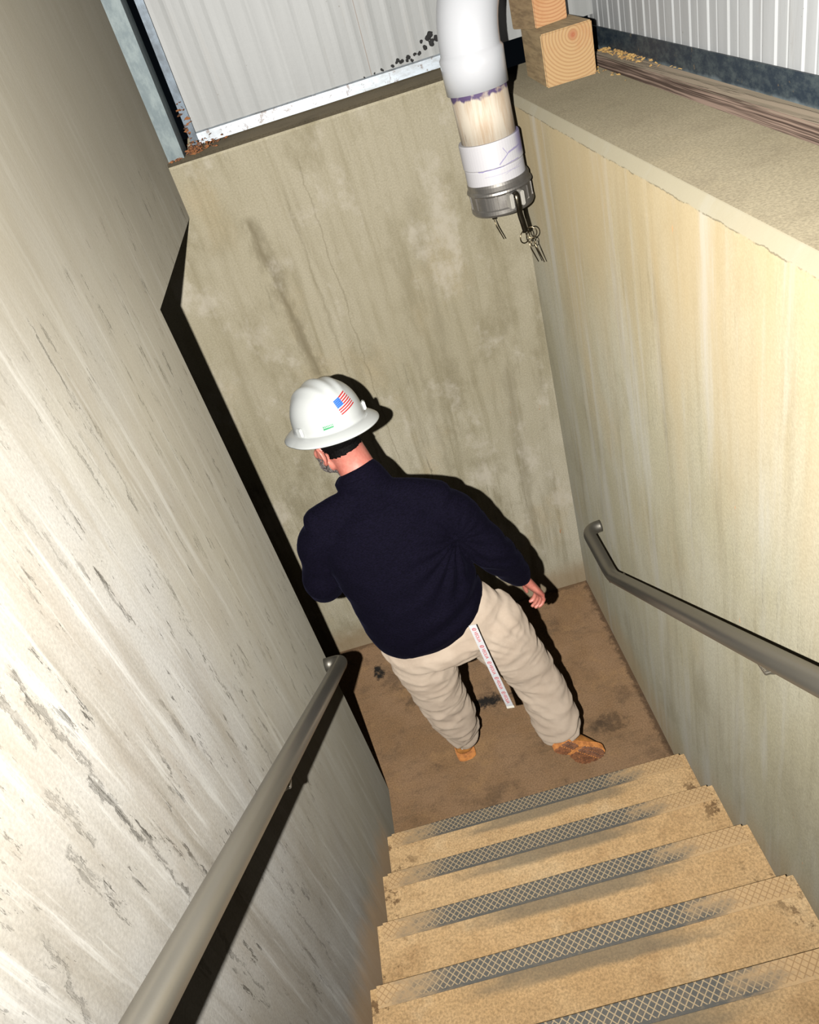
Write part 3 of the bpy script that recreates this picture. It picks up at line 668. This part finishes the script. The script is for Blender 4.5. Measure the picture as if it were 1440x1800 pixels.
patch_from(lambda p, f: p.z > -.030 + (.03 if p.y > -.02 else 0) and p.y < .03 and p.z < .16 and not (abs(p.x) > .072 and p.z < .03), 'hair', .0035, M_blackhair)

# pullover
def knit_mat():
    b = NB('navy_knit_fabric'); o = b.obj(); c = b.mix(b.ramp(b.noise(b.scale(o, (60, 60, 240)), 2, 4, .7), .35, .65), (.0030, .0025, .0065), (.0065, .0052, .0145))
    b.b.inputs['Sheen Weight'].default_value = .012; b.b.inputs['Sheen Roughness'].default_value = .4
    b.b.inputs['Sheen Tint'].default_value = (.35, .35, .7, 1); b.bump(b.noise(b.scale(o, (60, 60, 240)), 4, 3), .2, .002)
    m_ = b.out(c, .9, 0, .03); b.b.inputs['Diffuse Roughness'].default_value = 0; return m_
M_knit = knit_mat()
bm = bmesh.new()
loft(bm, [(.425, -.955, .950, .216, .150), (.418, -.955, 1.02, .226, .165), (.402, -.93, 1.14, .228, .165), (.385, -.90, 1.26, .232, .158), (.372, -.885, 1.35, .232, .140), (.368, -.875, 1.41, .200, .115), (.365, -.855, 1.455, .13, .09)], k=5, n=40)
loft(bm, [(.365, -.845, 1.43, .125, .09), (.358, -.830, 1.48, .102, .084), (.350, -.815, 1.53, .088, .076), (.345, -.805, 1.55, .083, .075)], k=3, n=32)
# yoke across the shoulders
for q in (SL, SR):
    n_ = Vector((.362, -.845, 1.475)); q1 = q + Vector((0, 0, .020))
    loft(bm, [tuple(n_)+(.060, .070), tuple(n_.lerp(q1, .5)+Vector((0, -.005, -.002)))+(.070, .085), tuple(q1)+(.070, .082)], side=(0, 1, 0), k=4)
sh = [(SL, EL, WL, .072), (SR, ER, WR + Vector((.004, .0, .004)), .072)]
for a_, b_, c_, r in sh:
    inn = Vector((.365, -.88, 1.33)); a2 = a_.lerp(inn, .45)
    loft(bm, [tuple(a2)+(.095, .085), tuple(a_.lerp(inn, .12)+Vector((0, 0, .004)))+(.082, .082), tuple(a_.lerp(b_, .22)+(a_-inn).normalized()*.006)+(.080, .082), tuple(a_.lerp(b_, .6))+(.074, .076), tuple(b_)+(.071, .070), tuple(b_.lerp(c_, .5))+(.064, .060), tuple(b_.lerp(c_, .85))+(.056, .048), tuple(b_.lerp(c_, .97))+(.043, .036)], side=(0, 1, 0), k=5)
    # cloth bridging the armpit
    m_ = a_.lerp(b_, .42); loft(bm, [tuple(m_)+(.06, .06), tuple(m_.lerp(Vector((.385, -.90, 1.22)), .5))+(.05, .09)], side=(0, 1, 0), k=3)
def jdisp(c, nn):
    d = fold(c, nn, .0028, 5, 10)
    # creases fanning from the right armpit, gathers above the hem
    a = math.atan2(c.z-1.30, c.x-.60); r = math.hypot(c.z-1.24, c.x-.54)
    d += math.exp(-(r/.13)**2)*.0065*math.sin(a*15+1)*(1 if c.y < -.86 else .3)
    q = math.exp(-((c.z-1.06-.25*(c.x-.5))**2/.0045))*math.exp(-((c.x-.52)**2/.02)); d += q*.007*math.sin((c.z-(c.x-.5)*.35)*70)*(1 if c.y < -.9 else 0)
    q = math.exp(-((c - ER).length/.10)**2); d += q*.005*math.sin((c.z+c.x*.5)*110)
    return d
def hemcut(b2):
    pass
jk = PART(fused('pullover', bm, .0065, 4, jdisp, M_knit))
bm = bmesh.new(); lathe(bm, [(.070, -.004), (.081, -.004), (.0865, .0), (.0845, .028), (.078, .034), (.071, .032)], (.344, -.806, 1.528), Vector((-.16, .24, 1)), 40, closed=True)
SUB(obj('collar', bm, M_knit, smooth=True), jk)

# trousers
def pants_mat():
    b = NB('beige_cotton_twill'); o = b.obj(); c = b.mix(b.ramp(b.noise(o, 9, 6, .7), .35, .65), (.62, .495, .38), (.70, .57, .445))
    b.bump(b.noise(b.scale(o, (1, 1, .5)), 300, 3), .12, .001); m_ = b.out(c, .9, 0, .05); b.b.inputs['Diffuse Roughness'].default_value = .35; return m_
M_pants = pants_mat()
bm = bmesh.new()
loft(bm, [(.445, -.955, 1.0, .205, .140), (.46, -.96, .93, .235, .150), (.475, -.965, .87, .245, .145), (.48, -.965, .845, .22, .12)], k=4, n=40)
loft(bm, [(.335, -.955, .90, .120, .125), (.350, -.94, .78, .120, .125), (.355, -.915, .62, .108, .112), (.362, -.895, .48, .098, .103), (.378, -.875, .32, .092, .096), (.388, -.853, .21, .078, .082), (.386, -.842, .150, .068, .072)])
loft(bm, [(.630, -.965, .90, .115, .120), (.660, -.965, .78, .118, .118), (.705, -.955, .64, .102, .106), (.742, -.945, .52, .096, .100), (.768, -.975, .40, .092, .094), (.784, -1.005, .31, .090, .092), (.794, -1.025, .225, .083, .084)])
ell(bm, (.705, -.955, .86), (.055, .07, .07))
def pdisp(c, nn):
    low = max(0, min(1, (.62-c.z)/.4)); k = .006 + .004*low
    d = fold(c, nn, k, 6, 13, 5)
    # long drag lines fanning from the right pocket and behind the knees
    if c.z > .62:
        q = math.exp(-((c.x-.62)**2/.012 + (c.z-.90)**2/.006)); a = math.atan2(c.z-.72, c.x-.78); d += q*.006*math.sin(a*34)
    for kx, ky, kz in ((.362, -.895, .42), (.76, -.96, .44)):
        q = math.exp(-((c.x-kx)**2/.02 + (c.z-kz)**2/.012)); d += q*.0032*math.sin((c.z*1.0+(c.x-kx)*.9)*90 + 3*mn.noise(c*9))
    for kx, kz in ((.388, .14), (.795, .255)):
        q = math.exp(-((c.x-kx)**2/.02 + (c.z-kz)**2/.004)); d += q*.0055*math.sin((c.z-(c.x-kx)*.35)*120 + 3*mn.noise(c*12))
    return d
tr = PART(fused('trousers', bm, .0065, 2, pdisp, M_pants))
bm = bmesh.new()
pk = [(.585, -1.085, .985), (.64, -1.06, .93), (.70, -1.02, .875), (.745, -.99, .83)]

# boots
M_boot = plain('tan_leather', (.76, .31, .07), .6, 0, .2, 40, .3); 
def sole_mat():
    b = NB('rubber_lug_sole'); o = b.obj(); 
    c = b.mix(b.ramp(b.noise(o, 40, 5, .7), .4, .6), (.85, .34, .095), (.55, .21, .065)); return b.out(c, .7, 0, .3)
M_sole = sole_mat(); M_lug = plain('dark_worn_tread', (.26, .10, .04), .7, 0, .4, 60, .2); M_loop = plain('cream_heel_loop', (.80, .76, .66), .7)
def boot(O, fd, up, side_sign):
    """O = heel bottom centre, fd = toe direction, up = boot up; local x across, y toe, z up"""
    fd = fd.normalized(); up = (up - fd*up.dot(fd)).normalized(); sd = fd.cross(up)
    Mx = Matrix.Translation(O) @ Matrix((sd, fd, up)).transposed().to_4x4()
    P = lambda x, y, z: tuple(Mx @ Vector((x, y, z)))
    bm = bmesh.new()
    def L(secs, k=4):
        loft(bm, [P(*q[:3]) + tuple(q[3:]) for q in secs], side=sd, k=k, n=28)
    L([(0, .020, .050, .037, .028), (0, .06, .055, .040, .036), (0, .12, .052, .044, .034), (0, .18, .043, .050, .026), (0, .235, .040, .047, .022), (0, .262, .038, .036, .017)])
    loft(bm, [P(0, .048, .045) + (.038, .042), P(0, .052, .10) + (.041, .050), P(0, .050, .16) + (.048, .056)], side=sd, k=3)
    up_ = fused('boot', bm, .005, 2, None, M_boot)
    PART(up_)
    bm = bmesh.new(); outl = []
    prof = [(-.0, .036), (.03, .041), (.08, .036), (.13, .042), (.18, .056), (.22, .057), (.255, .046), (.275, .022)]
    pr_ = cr([(-.012, .014)] + prof + [(.283, .004)], 4)
    outl = [(w_ + .002 + (.004 if y_ > .1 else 0)*side_sign, y_) for y_, w_ in pr_] + [(-w_ - .002 + (.004 if y_ > .1 else 0)*side_sign, y_) for y_, w_ in reversed(pr_)]
    lo = [bm.verts.new(P(x, y, .008)) for x, y in outl]; hi = [bm.verts.new(P(x*1.01, y, .028)) for x, y in outl]; n = len(outl)
    bm.faces.new(lo); bm.faces.new(list(reversed(hi)))
    for i in range(n): bm.faces.new((lo[i], hi[i], hi[(i+1) % n], lo[(i+1) % n]))
    nf = len(bm.faces)
    y = .004
    while y < .27:
        wv = next((w_ for y_, w_ in pr_ if y_ >= y), .02)
        if not (.085 < y < .115):
            for s in (-1, 1):
                for (x0, x1) in ((.004, wv*.50), (wv*.58, wv*.98)):
                    a = Mx @ Matrix.Translation((s*(x0+x1)/2, y, .004)) @ Matrix.Rotation(s*.45, 4, 'Z')
                    box(bm, -(x1-x0)/2, (x1-x0)/2, -.0045, .0045, -.004, .006, a)
        y += .0165
    so = obj('sole', bm, M_sole); SUB(so, up_); so.data.materials.append(M_lug)
    for i_, p_ in enumerate(so.data.polygons): p_.material_index = 0 if i_ < nf else 1
    bm = bmesh.new(); tube(bm, [Mx @ Vector(q) for q in ((-.014, -.010, .098), (-.010, -.019, .108), (.0, -.022, .112), (.010, -.019, .108), (.014, -.010, .098))], .0035, 8); SUB(obj('pull_loop', bm, M_loop, smooth=True), up_)
    return up_
bL = boot(Vector((.378, -.880, 0)), Vector((-.12, 1, 0)), Vector((0, 0, 1)), -1)
bR = boot(Vector((.772, -1.115, .228)), Vector((.144, .05, -.218)), Vector((0, .95, .08)), 1)

# hard hat
def hat_shell():
    HM = Matrix.Translation(HEAD + HR @ Vector((0, -.006, .064)) + Vector((.010, 0, .012))) @ (Matrix.Rotation(R_(33), 3, 'Z') @ Matrix.Rotation(R_(-10), 3, 'X') @ Matrix.Rotation(R_(5), 3, 'Y')).to_4x4()
    bm = bmesh.new(); n = 120; rings = []
    a, b_, h = .118, .138, .142
    def pt(t, k):
        """t 0 apex .. 1 crown foot .. 2 brim edge"""
        th = 2*PI*k/n; cx, cy = math.sin(th), math.cos(th)
        if t <= 1:
            ph = t*PI/2; rr = math.sin(ph)**.92; zz = h*math.cos(ph)**.86 if t < 1 else 0
            x, y, z = a*rr*cx, b_*rr*cy, zz
            # ridges: one along the crown, two spreading in a V
            yy = y/b_; fade = max(0, min(1, (z-.045)/.04)); yf = max(0, min(1, (.9-abs(yy+.02))/.35))
            g = .0085*math.exp(-(x/.017)**2)*fade*yf*.8
            for s in (-1, 1):
                xc = s*(.047 + .020*yy); g += .0048*math.exp(-((x-xc)/.013)**2)*fade*yf
            dirv = Vector((x/a, y/b_, z/h*1.0)).normalized(); return Vector((x, y, z)) + dirv*g
        u = t-1; ex = .034 + .010*max(0, cy) + .012*max(0, -cy)
        x, y = (a+.002 + ex*u)*cx, (b_+.002 + ex*u)*cy
        return Vector((x, y, -.004 - .016*u*u - .004*u))
    ts = [.02] + [i/30 for i in range(1, 31)] + [1.03, 1.15, 1.3, 1.5, 1.7, 1.9, 2.0]
    top = bm.verts.new(HM @ Vector((0, 0, h+.006)))
    for t in ts: rings.append([bm.verts.new(HM @ pt(t, k)) for k in range(n)])
    for k in range(n): bm.faces.new((top, rings[0][k], rings[0][(k+1) % n]))
    for r0, r1 in zip(rings, rings[1:]):
        for k in range(n): bm.faces.new((r0[k], r1[k], r1[(k+1) % n], r0[(k+1) % n]))
    inn = []
    for t, sc in ((2.0, .997), (1.5, .985), (1.05, .96), (.8, .96), (.5, .95), (.2, .94)):
        inn.append([bm.verts.new(HM @ (pt(t, k)*sc - Vector((0, 0, .0035)))) for k in range(n)])
    prev = rings[-1]
    for r1 in inn:
        for k in range(n): bm.faces.new((prev[k], r1[k], r1[(k+1) % n], prev[(k+1) % n]))
        prev = r1
    bm.faces.new(prev)
    return bm, HM, pt
bm, HM, hpt = hat_shell()
b = NB('white_hard_hat_plastic'); M_hat = b.out((.68, .70, .68), .25, 0, .5)
hat = PART(obj('hard_hat', bm, M_hat, smooth=True))
for th in (PI/2+.50, -PI/2-.15):
    bm = bmesh.new()
    c_ = Vector((.121*math.sin(th), .141*math.cos(th), .012)); d = Vector((math.sin(th), math.cos(th), 0)); s = Vector((d.y, -d.x, 0))
    Mx = HM @ Matrix.Translation(c_) @ Matrix((s, d, Vector((0, 0, 1)))).transposed().to_4x4()
    box(bm, -.012, .012, -.004, .008, -.012, .018, Mx, .003)
    SUB(obj('accessory_slot', bm, M_hat), hat)
def decal(name, th0, th1, z0, z1, m, nu=20, nv=12, off=.0012):
    """sticker that follows the crown between two bearings and two heights"""
    bm = bmesh.new(); uvl = bm.loops.layers.uv.new(); g = []
    def tz(z, th):
        lo, hi = .02, 1.0
        for _ in range(24):
            mid = (lo+hi)/2
            if hpt(mid, th/(2*PI)*120).z > z: lo = mid
            else: hi = mid
        return lo
    for j in range(nv+1):
        row = []
        for i in range(nu+1):
            th = th0[0] + (th1[0]-th0[0])*i/nu + (th0[1])*j/nv; z = z0 + (z1-z0)*j/nv + th1[1]*i/nu
            t = tz(z, th); p = hpt(t, th/(2*PI)*120); q = Vector((p.x/.118, p.y/.138, p.z/.142)).normalized()
            row.append(bm.verts.new(HM @ (p + q*off)))
        g.append(row)
    for j in range(nv):
        for i in range(nu):
            f = bm.faces.new((g[j][i], g[j][i+1], g[j+1][i+1], g[j+1][i]))
            for l, (u, v) in zip(f.loops, ((i/nu, j/nv), ((i+1)/nu, j/nv), ((i+1)/nu, (j+1)/nv), (i/nu, (j+1)/nv))): l[uvl].uv = (u, v)
    me = bpy.data.meshes.new(name); bm.to_mesh(me); bm.free(); return SUB(link(name, me, m, None, True), hat)
def flag_mat():
    b = NB('flag_print'); u, v, _ = b.xyz(b.uv())
    s = b.M('MODULO', b.M('FLOOR', b.M('MULTIPLY', v, 13.)), 2.); c = b.mix(s, (.62, .02, .025), (.70, .71, .69))
    can = b.M('MULTIPLY', b.M('LESS_THAN', u, .42), b.M('GREATER_THAN', v, .4615))
    fu = b.M('ABSOLUTE', b.M('SUBTRACT', b.M('FRACT', b.M('MULTIPLY', u, 14.3)), .5)); fv = b.M('ABSOLUTE', b.M('SUBTRACT', b.M('FRACT', b.M('MULTIPLY', v, 9.3)), .5))
    star = b.M('LESS_THAN', b.M('ADD', fu, fv), .26)
    c = b.mix(can, c, b.mix(star, (.02, .16, .62), (.35, .5, .8))); return b.out(c, .35)
# bearings on the hat: 0 = front, PI = back, PI/2 = right
decal('flag_sticker', (3.26, .07), (2.70, .014), .040, .086, flag_mat())
def green_mat():
    b = NB('green_label_print'); u, v, _ = b.xyz(b.uv())
    a = b.M('LESS_THAN', b.M('ABSOLUTE', b.M('SUBTRACT', v, .70)), .16); a = b.M('MULTIPLY', a, b.M('GREATER_THAN', b.M('FRACT', b.M('MULTIPLY', u, 7.)), .3))
    l2 = b.M('LESS_THAN', b.M('ABSOLUTE', b.M('SUBTRACT', v, .30)), .17); bd = b.M('LESS_THAN', u, .03)
    return b.out(b.mix(b.M('MAXIMUM', a, b.M('MAXIMUM', l2, bd)), (.74, .80, .74), (.05, .36, .14)), .35)
decal('green_label', (3.86, 0), (3.58, .002), .010, .027, green_mat(), 10, 4)
bm = bmesh.new()
# ratchet suspension band behind the head
sp = []
for k in range(25):
    th = PI - 1.5 + 3.0*k/24; sp.append(HM @ Vector((.094*math.sin(th), .112*math.cos(th)+.004, -.034 + .012*abs(th-PI)/1.5)))
tube(bm, sp, [(.016, .0035)]*25, 10, True, HM.to_3x3() @ Vector((0, 0, 1)))
lathe(bm, [(.004, 0), (.020, 0), (.020, .014), (.014, .018), (.004, .018)], HM @ Vector((0, -.108, -.034)), HM.to_3x3() @ Vector((0, -1, 0)), 24)
M_blk_p = plain('black_plastic', (.012, .012, .014), .35, 0, .2, 40, .05)
SUB(obj('suspension_band', bm, M_blk_p, smooth=False), hat)

# lanyard strap with red printing
def lanyard():
    t = thing('lanyard', 'white lanyard strap with red lettering hanging from the back of the trousers', 'lanyard', (.57, -1.13, 1.0))
    P0 = Vector((.568, -1.128, 1.045)); P1 = Vector((.617, -1.128, .578)); d = (P1-P0).normalized(); L = (P1-P0).length
    # the face looks back and up towards the stairs
    s = Vector((.97, -.22, .10)); s = (s-d*s.dot(d)).normalized(); nn = s.cross(d).normalized()
    if nn.y > 0: nn = -nn
    wd = .0132; bm = bmesh.new(); rows = []
    for i in range(31):
        u = i/30; c = P0 + d*L*u + nn*.004*math.sin(u*3.1); rows.append([bm.verts.new(c + s*a + nn*h) for a, h in ((-wd, -.0008), (wd, -.0008), (wd, .0008), (-wd, .0008))])
    for r0, r1 in zip(rows, rows[1:]):
        for k in range(4): bm.faces.new((r0[k], r0[(k+1) % 4], r1[(k+1) % 4], r1[k]))
    bm.faces.new(rows[0]); bm.faces.new(rows[-1][::-1])
    M_rib = plain('white_woven_ribbon', (.92, .92, .94), .6, 0, .05, 200, .2); nf = len(bm.faces)
    M_red = plain('red_print', (.85, .02, .04), .6, 0, .1); Mx0 = Matrix((d, -s if (d.cross(-s)).dot(nn) > 0 else s, nn)).transposed()
    yv = Mx0.col[1].copy()
    def txt(body, size, org):
        cu = bpy.data.curves.new('t', 'FONT'); cu.body = body; cu.size = size; cu.extrude = .0002; cu.align_x = 'LEFT'; cu.align_y = 'CENTER'
        o = bpy.data.objects.new('t', cu); C.collection.objects.link(o)
        me = bpy.data.meshes.new_from_object(o.evaluated_get(bpy.context.evaluated_depsgraph_get())); bpy.data.objects.remove(o)
        me.transform(Matrix.Translation(org) @ Mx0.to_4x4()); bm.from_mesh(me)
    for k in range(6):
        u = .012 + k*.0895
        off = lambda uu: nn*(.004*math.sin(uu/L*3.1) + .0013)
        if u + .012 < L:
            c = P0 + d*(u+.008) + off(u+.01)
            def disc(r0, r1, cc, a0=0, a1=2*PI, n=20):
                A_ = []
                for i in range(n+1):
                    a = a0+(a1-a0)*i/n; A_.append([bm.verts.new(cc + (d*math.cos(a)+yv*math.sin(a))*r) for r in (r0, r1)])
                for p_, q_ in zip(A_, A_[1:]): bm.faces.new((p_[0], p_[1], q_[1], q_[0]))
            disc(.0052, .0074, c); disc(.0005, .0026, c - d*.001)
        if u + .072 < L: txt('VEOLIA', .0165, P0 + d*(u+.0195) + off(u+.045))
    me = bpy.data.meshes.new('strap'); bm.faces.ensure_lookup_table()
    for i_, f_ in enumerate(bm.faces): f_.material_index = 0 if i_ < nf else 1
    bm.to_mesh(me); bm.free(); pr2 = link('strap', me, M_rib); me.materials.append(M_red); reparent(pr2, t)
    bm = bmesh.new(); e = P0 + d*(L-.002); Mx = Matrix.Translation(e) @ Matrix((s, nn, d)).transposed().to_4x4(); box(bm, -wd-.001, wd+.001, -.0018, .0018, -.002, .010, Mx, .0006)
    reparent(obj('hem_fold', bm, M_loop), t)
lanyard()

# ------------------------------------------------------------------ debris
def scatter(name, label, cat, pts, m, smin, smax):
    bm = bmesh.new()
    for p in pts:
        r = random.uniform(smin, smax); q = Matrix.Translation(p) @ Matrix.Rotation(random.uniform(0, 6.28), 4, 'Z') @ Matrix.Rotation(random.uniform(-.9, .9), 4, 'X') @ Matrix.Rotation(random.uniform(-.5, .5), 4, 'Y')
        w2 = r*random.uniform(.3, .6)
        vs = [bm.verts.new(q @ Vector(v)) for v in ((-r, 0, 0), (-r*.3, w2, r*.15), (r*.5, w2*.7, .1*r), (r, 0, 0), (r*.4, -w2, r*.12), (-r*.4, -w2*.8, .1*r))]
        v2 = [bm.verts.new(v.co + (q.to_3x3() @ Vector((0, 0, -.0012)))) for v in vs]
        bm.faces.new(vs); bm.faces.new(v2[::-1])
        for i in range(6): bm.faces.new((vs[i], v2[i], v2[(i+1) % 6], vs[(i+1) % 6]))
    return tag(obj(name, bm, m), label, cat, None, 'stuff')
def leaf_mat(name, a, c):
    b = NB(name); return b.out(b.mix(b.ramp(b.noise(b.obj(), 55, 3, .7), .4, .6), a, c), .8)
rnd = random.uniform
P = [Vector((.075+abs(random.gauss(0, .045)), .10+rnd(-.08, .08), ZB+.004+abs(random.gauss(0, .012)))) for _ in range(130)]
P += [Vector((.095+rnd(-.015, .012), .165, ZB+rnd(0, .16))) for _ in range(35)] + [Vector((rnd(.01, .06), rnd(.0, .035), ZB+.004)) for _ in range(16)]
scatter('dry_leaves', 'rust-brown dry leaf litter heaped in the corner at the foot of the steel post', 'leaves', P, leaf_mat('rusty_leaf', (.36, .13, .035), (.07, .028, .012)), .004, .012)
P = [Vector((1.575+rnd(-.012, .03)-.027*-(y/1.0), y, ZR+.0425)) for y in [(.0-abs(random.gauss(0, .28))) for _ in range(130)]]
P = [p for p in P if p.y > -1.5 and p.x < 1.6]
P += [Vector((1.53+rnd(-.02, .01)+.03*y, y, ZR+.004)) for y in [rnd(-.4, 0) for _ in range(16)]]
scatter('wood_shavings', 'yellow wood shavings and leaf bits strewn along the top of the grey timber', 'debris', P, leaf_mat('yellow_shaving', (.55, .34, .10), (.26, .14, .05)), .004, .010)
bm = bmesh.new()
def blob(c, r):
    g = bmesh.ops.create_icosphere(bm, subdivisions=2, radius=r, matrix=Matrix.Translation(c))
    for v in g['verts']: v.co += (v.co-Vector(c)).normalized()*r*.35*mn.noise(v.co*220)
for x, z, r in ((1.02, 2.625, .016), (1.03, 2.60, .013), (1.0, 2.592, .010), (.975, 2.58, .009), (.96, 2.583, .008), (.93, 2.575, .011), (.905, 2.572, .009), (.89, 2.578, .010), (.87, 2.568, .006), (.83, 2.566, .007), (.99, 2.612, .007), (.76, 2.562, .004), (.945, 2.566, .006), (.80, 2.563, .004), (1.05, 2.61, .014), (.862, 2.55, .006), (.865, 2.54, .006)):
    for j in range(3): blob((x+rnd(-.5, .5)*r, YS-.006, z+rnd(-.5, .5)*r), r*rnd(.5, .8))
tag(obj('mold_clumps', bm, plain('black_mold', (.008, .007, .006), .9, 0, .3)), 'black clumps of mold on the back siding just above the white strip', 'mold', None, 'stuff')
P = [Vector((rnd(.15, 1.3), YS-.013, ZB+rnd(.006, .045))) for _ in range(26)]
